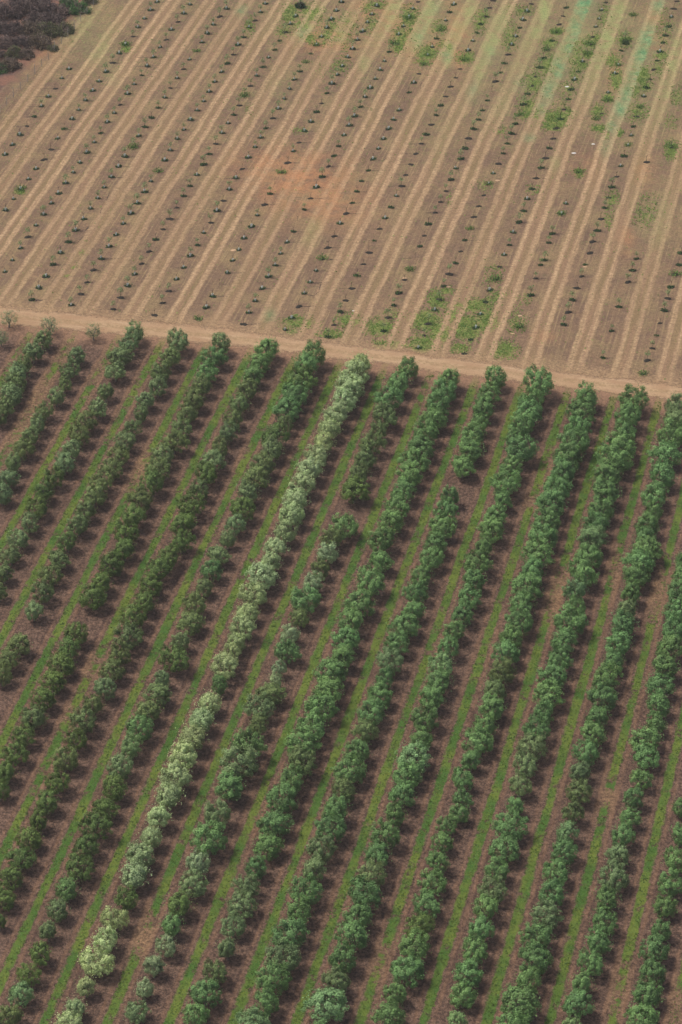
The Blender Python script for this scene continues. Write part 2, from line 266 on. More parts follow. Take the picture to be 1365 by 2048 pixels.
TEAL = [(1173,12,26,22,1.2),(1160,60,26,40,.8),(1142,95,20,22,.7),(1120,140,18,26,.8),(1100,180,16,22,.7),(1085,215,14,14,.5),(1060,275,12,8,.55),(1320,8,18,16,.7),(1300,75,22,24,.95),(1290,110,22,26,.95),(1275,150,18,24,.85),(1255,190,16,24,.7),(1243,215,15,20,.9),(1225,250,14,20,.6),(1215,290,14,22,.35),
 (1045,170,16,16,.5),(950,185,12,20,.5),(990,110,18,18,.4),(880,20,14,25,.4),(845,70,16,25,.45),(485,20,12,10,.6),(605,65,14,16,.5),(835,20,20,20,.3),(540,632,12,12,.45),(895,110,12,14,.5)]
WASH = [(790,20,20,40,.7),(780,50,16,20,.6),(680,70,16,18,.6),(620,55,20,14,.5),(860,35,20,60,.8),(835,80,20,30,.7),(900,110,14,30,.7),(1000,40,30,50,.6),(985,90,25,40,.8),(965,140,18,30,.7),(940,30,20,50,.7),(1090,20,16,40,.9),(1075,60,20,30,.7),(1240,30,30,40,.8),(1215,80,22,40,.85),(1195,130,16,30,.6),(1130,100,40,80,.3),(1350,90,16,60,.6),(1345,130,14,30,.7),(1335,190,12,14,.6),(1290,100,30,60,.4),(180,60,50,60,.45),(195,95,30,30,.5),(220,140,20,30,.35),(1060,170,20,20,.5),(560,180,20,30,.25),(740,150,20,40,.3),(730,125,14,20,.45),(545,100,12,10,.3),(1310,430,40,60,.3),(880,260,40,60,.15),(620,460,25,30,.25),(1110,325,10,14,.4)]
ORNG = [(600,360,90,50,.9),(550,330,80,35,.7),(650,400,80,45,.7),(490,330,30,20,.5),(700,390,40,20,.4),(640,70,60,30,.7),(730,20,30,30,.5),(800,40,60,60,.6),(850,80,50,50,.6),(690,80,40,30,.5),(910,60,30,60,.6),(910,110,20,30,.7),(1150,60,30,40,.4),(1230,140,16,40,.5),(1310,60,20,60,.4),(1290,340,20,40,.4),(1170,330,30,30,.25),(1255,480,14,30,.5),(300,670,60,30,.0),(1090,670,30,12,.3),(60,110,30,20,.6),(90,105,20,16,.5)]
def ell(L, px, py):
    m = np.zeros_like(px)
    for (x, y, rx, ry, s) in L:
        d2 = ((px-x)/rx)**2 + ((py-y)/ry)**2
        m = np.maximum(m, s*np.exp(-d2*0.9))
    return m
WASH += [(900,60,160,70,.45),(1150,90,180,110,.5),(640,40,90,40,.4),(1300,150,80,120,.4),(760,60,100,60,.3),(1000,200,80,60,.25)]

# ------------------------------------------------------------------ the ground: one sheet, fine near the fields, out to the horizon
gx = np.arange(-78, 78.01, 0.5); gy = np.arange(212, 512.01, 0.5)
ext = np.array([3, 8, 20, 50, 120, 300, 700, 1600, 3000, 4700])
gx = np.concatenate([-78-ext[::-1], gx, 78+ext]); gy = np.concatenate([212-ext[::-1], gy, 512+ext])
X, Y = np.meshgrid(gx, gy); nx_, ny_ = len(gx), len(gy)
inner = (np.abs(X) < 78) & (Y > 212) & (Y < 512)
PX = np.where(inner, proj(X, Y)[0], -9999.); PY = np.where(inner, proj(X, Y)[1], -9999.)
Z = 0.05*np.sin(X*0.13+Y*0.05)*np.sin(Y*0.11)*inner
Z -= 0.05
me = bpy.data.meshes.new('ground')
me.vertices.add(nx_*ny_); me.vertices.foreach_set('co', np.stack([X, Y, Z], -1).reshape(-1))
i0 = (np.arange(ny_-1)[:, None]*nx_ + np.arange(nx_-1)[None, :]).reshape(-1)
q = np.stack([i0, i0+1, i0+nx_+1, i0+nx_], -1).astype(np.int32)
me.loops.add(q.size); me.loops.foreach_set('vertex_index', q.reshape(-1))
me.polygons.add(len(q)); me.polygons.foreach_set('loop_start', np.arange(len(q), dtype=np.int32)*4)
me.polygons.foreach_set('loop_total', np.full(len(q), 4, dtype=np.int32))
def fattr(name, v):
    a = me.attributes.new(name, 'FLOAT', 'POINT'); a.data.foreach_set('value', np.ascontiguousarray(v, dtype=np.float32).reshape(-1))
UU, UL = U_up(X, Y), U_lo(X, Y)
fattr('u_up', UU); fattr('u_lo', UL); fattr('side', Y - road_mid(X))
FX = np.array([unproj(*p) for p in ((-60, 290), (0, 225), (27, 193), (70, 147), (149, 57), (187, 12), (260, -80))])
def fence_x(y): return np.interp(y, FX[:, 1], FX[:, 0], left=-400, right=FX[-1, 0]+40)
fattr('scrub', fence_x(Y) - X)
fattr('weed', ell(WEED, PX, PY)); fattr('teal', ell(TEAL, PX, PY)); fattr('wash', ell(WASH, PX, PY)); fattr('orange', ell(ORNG, PX, PY))
# the grass alleys are worn and drier in places
DRY = [(60,780,60,120,.9),(130,700,60,60,.6),(215,760,60,90,.6),(280,930,40,50,.9),(40,880,40,60,.9),(1120,1200,30,60,1.),(1310,1180,30,60,.9),(1230,1150,20,80,.6),(1180,1580,40,50,.6),(1220,1600,20,30,.9),(290,1880,30,40,1.),(280,1830,30,30,.8),(100,1560,40,60,.4),(560,880,40,60,.3),(470,900,30,60,.4),(1000,1300,40,60,.3),(1300,1440,30,60,.4),(760,1920,30,50,.6),(1100,960,30,50,.5),(650,1800,30,60,.3),(530,1640,30,50,.5),(1060,1000,30,20,.7),(870,1280,20,40,.3),(170,1330,30,30,.8),(140,1430,30,30,.6),(850,790,60,30,.5),(1240,1980,40,60,.6),(1350,2000,30,60,.7)]
fattr('dry', ell(DRY, PX, PY))
t = NT('field_soil')
pos = t.n('ShaderNodeNewGeometry').outputs['Position']
side = t.attr('side'); uu_ = t.attr('u_up'); ul_ = t.attr('u_lo')
fine = t.noise(pos, 2.2, 6, .75); mid = t.noise(pos, 0.35, 5, .6); big = t.noise(pos, 0.06, 4, .55)
vfine = t.noise(pos, 6.0, 3, .8)
hs = t.n('ShaderNodeVectorMath', operation='MULTIPLY'); t.l(pos, hs.inputs[0]); hs.inputs[1].default_value = (.75, 1.25, 1)
fib = t.noise(hs.outputs[0], 1.7, 8, .8)
# field coordinates: row number across, metres along, so streaks follow the rows
def along(u, k):
    cx = t.n('ShaderNodeCombineXYZ'); t.put(cx.inputs[0], t.math('MULTIPLY', u, 6.0))
    sp = t.n('ShaderNodeSeparateXYZ'); t.l(pos, sp.inputs[0])
    t.put(cx.inputs[1], t.math('MULTIPLY', sp.outputs[1], k)); return cx.outputs[0]
streak = t.noise(along(uu_, 0.05), 1.3, 4, .6)
streak2 = t.noise(along(uu_, 0.012), 2.6, 3, .6)
# upper field
wob = t.math('ADD', t.math('MULTIPLY_ADD', t.math('SUBTRACT', mid, .5), 0.13, t.math('SUBTRACT', uu_, 0.45)), t.math('MULTIPLY', t.math('SUBTRACT', t.noise(pos, .045, 3, .5), .5), .14))
fr = t.math('ABSOLUTE', t.math('SUBTRACT', t.math('FRACT', wob), 0.0))
fr = t.math('FRACT', t.math('ADD', wob, 0.5))                # 0.5 = middle of the wheel pair
dc = t.math('ABSOLUTE', t.math('SUBTRACT', fr, 0.5))
trk = t.remap(t.math('ABSOLUTE', t.math('SUBTRACT', dc, t.math('MULTIPLY_ADD', t.noise(along(uu_, .02), .9, 2, .5), .06, .105))), 0.025, 0.09, 1, 0)
pair = t.remap(dc, 0.15, 0.25, 1, 0)
trk_n = t.math('MULTIPLY', trk, t.remap(t.math('ADD', t.math('MULTIPLY', streak2, .6), t.math('MULTIPLY', fib, .6)), .44, .72, .25, 1))
c_dirt = t.mix(t.remap(big, .35, .65), (.205, .134, .090), (.262, .172, .108))
c_dirt = t.mix(t.remap(mid, .35, .65, 0, .8), c_dirt, (.175, .115, .085))
c_dirt = t.mix(t.remap(t.noise(pos, 0.16, 5, .7), .45, .65, 0, .6), c_dirt, (.29, .22, .115))
c_dirt = t.mix(t.remap(fib, .50, .68, 0, .7), c_dirt, (.35, .255, .145))
c_dirt = t.mix(t.remap(fib, .46, .34, 0, .6), c_dirt, (.15, .11, .075))
c_dirt = t.mix(t.remap(t.math('MULTIPLY', t.noise(pos, .9, 5, .75), t.remap(side, -20, 130, .9, 1.12)), .52, .68, 0, .6), c_dirt, (.17, .17, .075))
c_grs = t.mix(t.remap(streak, .35, .65), (.31, .20, .125), (.26, .19, .10))
c_dirt = t.mix(t.remap(t.noise(along(uu_, .03), 2.8, 5, .7), .50, .66, 0, .6), c_dirt, (.37, .275, .15))
c_dirt = t.mix(t.remap(t.noise(along(uu_, .04), 1.9, 5, .7), .50, .66, 0, .5), c_dirt, (.15, .10, .075))
c_up = t.mix(t.math('MULTIPLY', pair, .75), c_dirt, c_grs)
c_up = t.mix(t.math('MULTIPLY', trk_n, t.remap(t.noise(along(t.math('FLOOR', t.math('ADD', uu_, .05)), .008), 1.7, 2, .5), .35, .65, .55, 1.0)), c_up, t.mix(t.remap(fib, .35, .65), (.39, .26, .155), (.56, .40, .25)))
orange = t.attr('orange')
c_up = t.mix(t.math('MULTIPLY', orange, t.remap(t.noise(pos, .30, 5, .75), .36, .60, .05, .85)), c_up, (.48, .24, .12))
wash = t.attr('wash')
c_up = t.mix(t.math('MULTIPLY', t.math('MULTIPLY', wash, t.math('MULTIPLY_ADD', pair, .5, .5)), t.remap(t.noise(pos, .45, 6, .75), .34, .58, .25, 1.15)), c_up, (.30, .34, .14))
teal = t.attr('teal')
tb = t.math('MULTIPLY', t.remap(t.noise(pos, .5, 5, .7), .34, .56, .25, 1.0), t.remap(fib, .3, .6, .55, 1.0))
c_up = t.mix(t.math('MULTIPLY', t.math('MULTIPLY', t.math('MINIMUM', teal, 1.0), t.math('MULTIPLY_ADD', pair, .75, .25)), tb), c_up, t.mix(t.remap(t.noise(pos, .8, 4, .7), .4, .6), (.065, .27, .12), (.22, .37, .18)))
weed = t.math('MULTIPLY', t.attr('weed'), t.math('MULTIPLY_ADD', trk, -.6, 1))
wthr = t.math('ADD', weed, t.math('MULTIPLY_ADD', t.noise(pos, 1.1, 4, .7), 1.3, -.65))
c_up = t.mix(t.remap(wthr, .28, .65, 0, .72), c_up, t.mix(t.remap(fine, .35, .65), (.12, .17, .040), (.21, .29, .070)))
# scrub corner beyond the fence
scr = t.remap(t.math('MULTIPLY_ADD', mid, 4.0, t.math('SUBTRACT', t.attr('scrub'), 2.0)), 1.0, 4.0)
c_up = t.mix(scr, c_up, t.mix(t.remap(mid, .4, .6), (.13, .085, .075), (.24, .13, .095)))
# lower orchard
wobl = t.math('MULTIPLY_ADD', t.math('SUBTRACT', t.noise(pos, 0.7, 3, .6), .5), 0.10, ul_)
frl = t.math('FRACT', wobl); dl = t.math('ABSOLUTE', t.math('SUBTRACT', frl, 0.52))
c_lo = t.mix(t.remap(mid, .35, .65), (.134, .088, .068), (.172, .113, .086))
litter = t.remap(t.math('ADD', t.math('MULTIPLY', fine, .6), t.math('MULTIPLY', vfine, .4)), .42, .60)
c_lo = t.mix(litter, t.mul(c_lo, (.50, .50, .52, 1)), t.mul(c_lo, (1.25, 1.22, 1.2, 1)))
edge = t.remap(t.math('ABSOLUTE', t.math('SUBTRACT', dl, .155)), .0, .06, 1, 0)
c_lo = t.mix(t.math('MULTIPLY', edge, t.remap(mid, .35, .6, .1, .5)), c_lo, (.25, .145, .09))
dry = t.attr('dry')
gw = t.math('MULTIPLY_ADD', t.noise(along(ul_, .06), .9, 3, .6), .12, .016)
gmask = t.remap(t.math('SUBTRACT', t.math('MULTIPLY_ADD', fine, .08, dl), gw), .02, .065, 1, 0)
gmask = t.math('MULTIPLY', gmask, t.remap(t.math('SUBTRACT', t.noise(pos, .55, 5, .7), t.math('MULTIPLY', dry, .25)), .34, .46))
c_gr = t.mix(t.remap(t.noise(pos, .16, 4, .6), .38, .62), (.070, .155, .030), (.165, .215, .040))
c_gr = t.mix(t.remap(fine, .35, .65, 0, .5), c_gr, (.06, .11, .03))
rut = t.remap(t.math('ABSOLUTE', t.math('SUBTRACT', dl, .21)), .01, .05, 1, 0)
c_lo = t.mix(t.math('MULTIPLY', rut, t.remap(t.noise(along(ul_, .08), 1.3, 3, .6), .45, .6, 0, .55)), c_lo, (.075, .045, .038))
c_lo = t.mix(t.math('MULTIPLY', t.math('MULTIPLY', dry, t.remap(fine, .35, .6, .3, 1)), t.remap(dl, .10, .25, .8, 0)), c_lo, (.30, .19, .105))
c_lo = t.mix(gmask, c_lo, c_gr)
c_lo = t.mix(t.remap(t.math('MULTIPLY_ADD', mid, 6, side), -4.5, 0.5, 0, .75), c_lo, (.33, .20, .13))
c_up = t.mix(t.remap(t.math('MULTIPLY_ADD', mid, 4, side), 3.5, 8.5, .75, 0), c_up, t.mix(t.remap(fine, .35, .65), (.28, .185, .11), (.42, .29, .175)))
zone = t.remap(t.math('MULTIPLY_ADD', fine, 1.0, side), -.2, 1.4)
col = t.mix(zone, c_lo, c_up)
col = t.mul(col, t.mix(t.remap(t.math('ADD', t.math('MULTIPLY', vfine, .5), t.math('MULTIPLY', fine, .5)), .3, .7), (.64, .64, .65), (1.32, 1.31, 1.28)))
bmp = t.n('ShaderNodeBump'); bmp.inputs['Strength'].default_value = .9; bmp.inputs['Distance'].default_value = .12
t.l(t.math('ADD', fine, t.math('MULTIPLY', vfine, .5)), bmp.inputs['Height'])
t.l(t.bsdf(col, .95, bmp.outputs[0], .1).outputs[0], t.out.inputs[0])
me.materials.append(t.m); me.update(calc_edges=True)
ground = link(bpy.data.objects.new('ground', me)); tag(ground, 'brown orchard soil with grass alleys below and tracked dry field above', kind='structure')
def gz(x, y): return 0.05*math.sin(x*0.13+y*0.05)*math.sin(y*0.11) - 0.05
def gza(x, y): return 0.05*np.sin(x*0.13+y*0.05)*np.sin(y*0.11) - 0.05

# dirt road, a sheet just above the soil, worn edges
t = NT('road_dirt'); pos = t.n('ShaderNodeNewGeometry').outputs['Position']
ac = t.attr('across'); n1 = t.noise(pos, 1.6, 6, .75); n2 = t.noise(pos, .25, 4, .6); n3 = t.noise(pos, 6, 3, .8)
st = t.n('ShaderNodeCombineXYZ'); sp = t.n('ShaderNodeSeparateXYZ'); t.l(pos, sp.inputs[0])
t.put(st.inputs[0], t.math('MULTIPLY', sp.outputs[0], .06)); t.put(st.inputs[1], t.math('MULTIPLY', ac, 4.0))
n4 = t.noise(st.outputs[0], 2.2, 5, .65)
c = t.mix(t.remap(n2, .35, .65), (.37, .24, .145), (.45, .31, .19))
c = t.mix(t.remap(n4, .50, .70, 0, .6), c, (.56, .42, .29))
c = t.mix(t.math('MULTIPLY', t.remap(t.math('ABSOLUTE', ac), .10, .30, 1, 0), t.remap(n1, .42, .60, 0, .7)), c, (.27, .20, .10))
c = t.mix(t.remap(n1, .5, .7, 0, .5), c, (.34, .19, .12))
c = t.mul(c, t.mix(t.remap(n3, .3, .7), (.85, .85, .85), (1.12, 1.12, 1.12)))
alpha = t.remap(t.math('ADD', t.math('ABSOLUTE', ac), t.math('MULTIPLY_ADD', n2, 1.2, t.math('MULTIPLY_ADD', n1, .9, -1.05))), .50, 1.0, 1, 0)
bm_ = t.n('ShaderNodeBump'); bm_.inputs['Strength'].default_value = .5; bm_.inputs['Distance'].default_value = .05; t.l(n1, bm_.inputs['Height'])
b = t.bsdf(c, .95, bm_.outputs[0], .1); tp = t.n('ShaderNodeBsdfTransparent'); mx = t.n('ShaderNodeMixShader')
t.l(alpha, mx.inputs[0]); t.l(tp.outputs[0], mx.inputs[1]); t.l(b.outputs[0], mx.inputs[2]); t.l(mx.outputs[0], t.out.inputs[0])
V, F, AC = [], [], []
xs = np.arange(-120, 121, 0.5); K = 17
for x in xs:
    a, b2 = float(yline(RB, x)), float(yline(RT, x)); m = (a+b2)/2; h = (b2-a)/2*1.08
    for k in range(K):
        s = -1.15 + 2.3*k/(K-1); y = m + s*h; V.append((x, y, gz(x, y)+.008 if abs(x) < 77 else -.04)); AC.append(s)
for i in range(len(xs)-1):
    for k in range(K-1):
        a = i*K+k; F.append((a, a+K, a+K+1, a+1))
road = mesh_obj('dirt_road', V, F, t.m)
at = road.data.attributes.new('across', 'FLOAT', 'POINT'); at.data.foreach_set('value', np.array(AC, dtype=np.float32))
tag(road, 'pale tan dirt road between the orchard and the young field', kind='structure')

# ------------------------------------------------------------------ olive trees
M_LEAF = leaf_mat('olive_leaves', translucent=.14); M_BARK = simple_mat('olive_bark', (.16, .13, .11), (.32, .28, .24), 6)
def crown_mesh(name, seed, nl=88, per=165, dens=1.0, leaf=.066):
    """crown of unit radius centred 1.3 above the foot: leafy twigs of uneven reach, gaps between them"""
    global RNG
    RNG = np.random.default_rng(seed)
    P, D, T, NN = [], [], [], []
    ax = 1 + .08*RNG.normal(); ay = 1 + .08*RNG.normal()
    k = 0
    bulge = RNG.normal(size=(5, 3)); bulge /= np.linalg.norm(bulge, axis=1, keepdims=True)
    bamp = RNG.uniform(-.30, .28, 5)
    while k < nl:
        d = RNG.normal(size=3); d /= np.linalg.norm(d)
        if d[2] < -.75: continue
        reach = 1 + sum(a*max(0, float(d@b))**2 for a, b in zip(bamp, bulge))
        rad = reach*RNG.uniform(.62, .92)
        c = d*rad; c[0] *= ax; c[1] *= ay; c[2] = c[2]*(1.14 if d[2] > 0 else .74)
        lr = RNG.uniform(.10, .21)
        n = int(per*dens*(lr/.23)**2)
        o = RNG.normal(size=(n, 3)); o /= np.linalg.norm(o, axis=1, keepdims=True)
        un = o.copy(); o = o*(RNG.random(n)**.28)[:, None]*lr
        P.append(c + o*np.array([1, 1, 1.15]))
        D.append(RNG.normal(size=(n, 3)) + np.array([0, 0, -.5])); NN.append(un*.6 + d*.9 + RNG.normal(size=(n, 3))*.30)
        T.append(np.clip(RNG.uniform(.22, .68) + RNG.normal(size=n)*.12, 0, 1)); k += 1
    n = int(900*dens)                                # inner leaves and drooping skirt
    o = RNG.normal(size=(n, 3)); o /= np.linalg.norm(o, axis=1, keepdims=True); un = o.copy(); o = o*(RNG.random(n)**.4)[:, None]*.70
    o[:, 2] = np.where(o[:, 2] > 0, o[:, 2]*1.15, o[:, 2]*.8); o *= 1.08
    P.append(o); D.append(RNG.normal(size=(n, 3))); NN.append(un + RNG.normal(size=(n, 3))*.5); T.append(RNG.uniform(.2, .55, n))
    n = int(120*dens)                                # stray shoots beyond the outline
    o = RNG.normal(size=(n, 3)); o[:, 2] = np.abs(o[:, 2])*.8-.1; o /= np.linalg.norm(o, axis=1, keepdims=True)
    P.append(o*RNG.uniform(.88, 1.10, n)[:, None]*np.array([1, 1, 1.2])); D.append(o + RNG.normal(size=(n, 3))*.4); NN.append(RNG.normal(size=(n, 3))); T.append(RNG.uniform(.3, .6, n))
    P = np.concatenate(P); D = np.concatenate(D); T = np.concatenate(T); NN = np.concatenate(NN)
    P[:, 2] += 1.05
    return leaf_cloud(name, P, D, leaf, T, M_LEAF, N=NN)
def trunk_mesh(name, seed):
    rnd = random.Random(seed); V, F = [], []
    a = (rnd.uniform(-.06, .06), rnd.uniform(-.06, .06))
    tube(V, F, [(0, 0, -.05), (a[0]*.5, a[1]*.5, .25), (a[0], a[1], .52)], [.10, .075, .065], 7)
    for k in range(4):
        t0 = k*math.pi/2 + rnd.uniform(-.5, .5); r = rnd.uniform(.35, .55)
        tube(V, F, [(a[0], a[1], .48), (a[0]+math.cos(t0)*r*.45, a[1]+math.sin(t0)*r*.45, .85), (a[0]+math.cos(t0)*r, a[1]+math.sin(t0)*r, 1.45+rnd.uniform(-.1, .25))], [.05, .038, .012], 5)
    me = bpy.data.meshes.new(name); me.from_pydata(V, [], F); me.materials.append(M_BARK); me.update(); return me
N_C = 16
CR = [crown_mesh('crown', 100+i) for i in range(N_C)]
CRS = [crown_mesh('crown', 200+i, nl=46, per=100, dens=.5) for i in range(3)]      # thin crowns
CRP = [crown_mesh('crown', 300+i, nl=92, per=160) for i in range(8)]      # the pale kind, tighter clusters
TR = [trunk_mesh('trunk', i) for i in range(6)]
CLS = {   # class: (leaf colour, words)
 'n': ((.190, .270, .095), 'dull green'), 'd': ((.145, .235, .062), 'dark green'), 'm': ((.180, .335, .112), 'mid green'),
 'g': ((.222, .325, .135), 'grey green'), 'l': ((.330, .450, .235), 'light green'), 'p': ((.470, .600, .285), 'pale silvery'),
 'o': ((.415, .535, .240), 'pale yellowish'), 's': ((.290, .360, .190), 'sparse grey')}
def rowname(r):
    if r == 0: return 'the pale row'
    w = {1: 'first', 2: 'second', 3: 'third', 4: 'fourth', 5: 'fifth', 6: 'sixth', 7: 'seventh', 8: 'eighth', 9: 'ninth'}[abs(r)]
    return '%s row %s of pale row' % (w, 'right' if r > 0 else 'left')
def spread():
    out = []
    for row in TREES:
        L = sorted([t_ for t_ in tree_list if t_[0] == row], key=lambda q: q[2])
        ys = [q[2] for q in L]; n = len(L); dmed = sorted(b-a for a, b in zip(ys, ys[1:]))[(n-1)//2]
        for it in range(3):                          # even out the planting distance a little, as planted
            for k in range(1, n-1):
                if ys[k+1]-ys[k-1] < 2.9*dmed: ys[k] += .35*((ys[k+1]+ys[k-1])/2 - ys[k])
        for q, yy in zip(L, ys):
            dxdy = -.0 if n < 3 else (L[-1][1]-L[0][1])/(L[-1][2]-L[0][2])
            out.append((q[0], q[1] + dxdy*(yy-q[2]), yy, *q[3:]))
        for k in range(n-1):
            g = ys[k+1]-ys[k]
            print('gap', row, round(g, 1), round(dmed, 1), [round(v) for v in proj(L[k][1], (ys[k]+ys[k+1])/2)[:2]]) if g > 1.6*dmed else None
    return out
tree_list = spread(); byrow = {}
for tr in tree_list: byrow.setdefault(tr[0], []).append(tr)
cand = sorted([t_ for t_ in tree_list if (t_[4] or 'n')[0] not in 'po'], key=lambda q: -q[3]*proj(q[1], q[2])[2])
BIG = set(id(t_) for t_ in cand[:300])
M_LEAF2 = leaf_mat('olive_leaves_far', tint='tint', translucent=.14)
REST = []
proto = None
for row in sorted(byrow):
    L = sorted(byrow[row], key=lambda q: -q[2])
    for i, trr in enumerate(L):
        _, x, y, a, fl, hr = trr; fl = fl[0]; colr, words = CLS[fl]
        rnd = random.Random(row*1000+i)
        if fl == 'l' and row != 1: colr = (.235, .385, .155)
        cm = rnd.choice(CRS if fl == 's' else CRP if fl in 'po' else CR); tm = rnd.choice(TR)
        rz = rnd.uniform(0, 6.283); s = a*(1.15 if row < 0 else 1.17 if fl in 'po' else 1.08); sz = s*hr*rnd.uniform(.96, 1.04); s *= rnd.uniform(.94, 1.06)
        j = rnd.uniform(.86, 1.16); j2 = rnd.uniform(-.06, .06); tint = (colr[0]*j*(1+j2), colr[1]*j, colr[2]*j*(1-j2))
        if fl not in 'po' and id(trr) not in BIG:
            REST.append((x, y, rz, s, sz, tint, cm, tm)); continue
        if proto is None:
            root = link(bpy.data.objects.new('olive_tree', None)); cr = link(bpy.data.objects.new('crown', cm), root); tk = link(bpy.data.objects.new('trunk', tm), root)
            proto = (root, cr, tk)
        else:
            root = link(proto[0].copy()); cr = link(proto[1].copy(), root); tk = link(proto[2].copy(), root); cr.data = cm; tk.data = tm
        root.empty_display_size = .5
        root.location = (x, y, gz(x, y)); root.rotation_euler = (0, 0, rz); root.scale = (s, s, sz); cr.color = (*tint, 1)
        if fl in 'po': root.name = 'silver_olive_tree'
        if row >= 8: lab = '%s olive tree, %s in view from the top, %s' % (words, ordn(i+1), rowname(row))
        else: lab = '%s olive tree, %s from the road in %s' % (words, ordn(i+1), rowname(row))
        if fl in 'po': tag(root, lab, 'silver olive', 'pale silvery trees of the one light row')
        else: tag(root, lab, 'olive tree', 'olive trees standing in rows below the dirt road')
# the smaller remaining olive trees: one object
def vco(md):
    c_ = np.empty(len(md.vertices)*3, dtype=np.float32); md.vertices.foreach_get('co', c_); return c_.reshape(-1, 3)
CO = {}; RV, RT_, RC, TV, TF = [], [], [], [], []
for (x, y, rz, s, sz, tint, cm, tm) in REST:
    if cm.name not in CO:
        tv = np.empty(len(cm.vertices), dtype=np.float32); cm.attributes['tone'].data.foreach_get('value', tv); CO[cm.name] = (vco(cm), tv)
    c_, tv = CO[cm.name]; cr_, sr_ = math.cos(rz), math.sin(rz)
    Mx = np.array([[cr_*s, -sr_*s, 0], [sr_*s, cr_*s, 0], [0, 0, sz]]); off = np.array([x, y, gz(x, y)])
    RV.append((c_ @ Mx.T + off).astype(np.float32)); RT_.append(tv); RC.append(np.tile(np.array([*tint, 1.0], dtype=np.float32), (len(tv), 1)))
    b0 = len(TV); TV.extend((vco(tm) @ Mx.T + off).tolist()); TF.extend([[b0+v_ for v_ in p_.vertices] for p_ in tm.polygons])
RV = np.concatenate(RV); nq = len(RV)//4
rm = bpy.data.meshes.new('small_olive_trees'); rm.vertices.add(nq*4 + len(TV))
rm.vertices.foreach_set('co', np.concatenate([RV, np.array(TV, dtype=np.float32)]).reshape(-1))
tl_ = np.array([len(f_) for f_ in TF], dtype=np.int32); ti_ = np.concatenate([np.array(f_) for f_ in TF]) + nq*4
rm.loops.add(nq*4 + len(ti_)); rm.loops.foreach_set('vertex_index', np.concatenate([np.arange(nq*4), ti_]).astype(np.int32))
lt = np.concatenate([np.full(nq, 4), tl_]).astype(np.int32); rm.polygons.add(len(lt))
rm.polygons.foreach_set('loop_start', np.concatenate([[0], np.cumsum(lt)[:-1]]).astype(np.int32)); rm.polygons.foreach_set('loop_total', lt)
rm.materials.append(M_LEAF2); rm.materials.append(M_BARK)
rm.polygons.foreach_set('material_index', np.concatenate([np.zeros(nq), np.ones(len(tl_))]).astype(np.int32))
a_ = rm.attributes.new('tone', 'FLOAT', 'POINT'); a_.data.foreach_set('value', np.concatenate([np.concatenate(RT_), np.zeros(len(TV))]).astype(np.float32))
a_ = rm.attributes.new('tint', 'FLOAT_COLOR', 'POINT'); a_.data.foreach_set('color', np.concatenate([np.concatenate(RC), np.zeros((len(TV), 4))]).astype(np.float32).reshape(-1))
rm.update(calc_edges=True)
tag(link(bpy.data.objects.new('small_olive_trees', rm)), 'smaller dull green olive trees filling the rows between the larger ones', kind='stuff')

# ------------------------------------------------------------------ grass and weeds (uncountable tufts)
def tufts(name, pts, size, tone, mat, label):
    n = len(pts); k = 3
    P = np.repeat(pts, k, axis=0) + RNG.normal(size=(n*k, 3))*np.array([.05, .05, .02])
    D = RNG.normal(size=(n*k, 3))*.6 + np.array([0, 0, .35])
    sz = np.repeat(size, k)
    me2 = leaf_cloud(name, P, D, sz, np.repeat(tone, k) + RNG.normal(size=n*k)*.12, mat, aspect=.30, N=RNG.normal(size=(n*k, 3))*.55 + np.array([0, 0, 1]))
    tag(link(bpy.data.objects.new(name, me2)), label, kind='stuff')
RNG = np.random.default_rng(5)
M_GRASS = leaf_mat('grass_blades', False, (.080, .16, .030), (.19, .26, .05), .3)
n = 420000
x = RNG.uniform(-62, 62, n); y = RNG.uniform(222, 385, n)
ul = U_lo(x, y); d = np.abs((ul % 1.0) - .52); px, py, _ = proj(x, y)
dry_ = ell(DRY, px, py)
lump = .5+.5*np.sin(x*1.9+np.sin(y*.7)*2)*np.sin(y*1.3+np.sin(x*1.1)*2)
keep = (d < .058+.042*lump) & (y < yline(RB, x)-1.5+1.0*lump) & (RNG.random(n) < (.75-.8*dry_)*(.4+.6*lump)) & (px > -60) & (px < 1430) & (py < 2110)
x, y = x[keep], y[keep]
tn = .45 + .25*np.sin(x*.21+1)*np.sin(y*.09) + RNG.normal(size=len(x))*.15
tufts('grass', np.stack([x, y, gza(x, y)+.03], -1), .13+.10*RNG.random(len(x)), tn, M_GRASS, 'green grass growing in the alleys between olive rows')
M_WEED = leaf_mat('weed_leaves', False, (.11, .21, .04), (.28, .42, .10), .3)
n = 1100000
x = RNG.uniform(-70, 70, n); y = RNG.uniform(345, 500, n)
px, py, _ = proj(x, y); w = ell(WEED, px, py)
uu2 = U_up(x, y); dcc = np.abs(((uu2-.45+.5) % 1.0)-.5); 
lump = .5+.5*np.sin(x*1.7+np.sin(y*.9)*2)*np.sin(y*1.5+np.sin(x*1.3)*2)
on = (dcc < .20)
prob = np.where(w > .14, w*(.25+.75*lump), 0)*np.where(on, .22, 1) + .003
keep = (RNG.random(n) < prob*1.0) & (y > yline(RT, x)+.8) & (X.min() < x) & (x > fence_x(y)+1)
x, y = x[keep], y[keep]
tufts('weeds', np.stack([x, y, gza(x, y)+.05], -1), .10+.15*RNG.random(len(x)), .55+.3*np.sin(x*.8+y*.6)*np.sin(y*1.1)+RNG.normal(size=len(x))*.15, M_WEED, 'patches of green weeds on the dry young field')

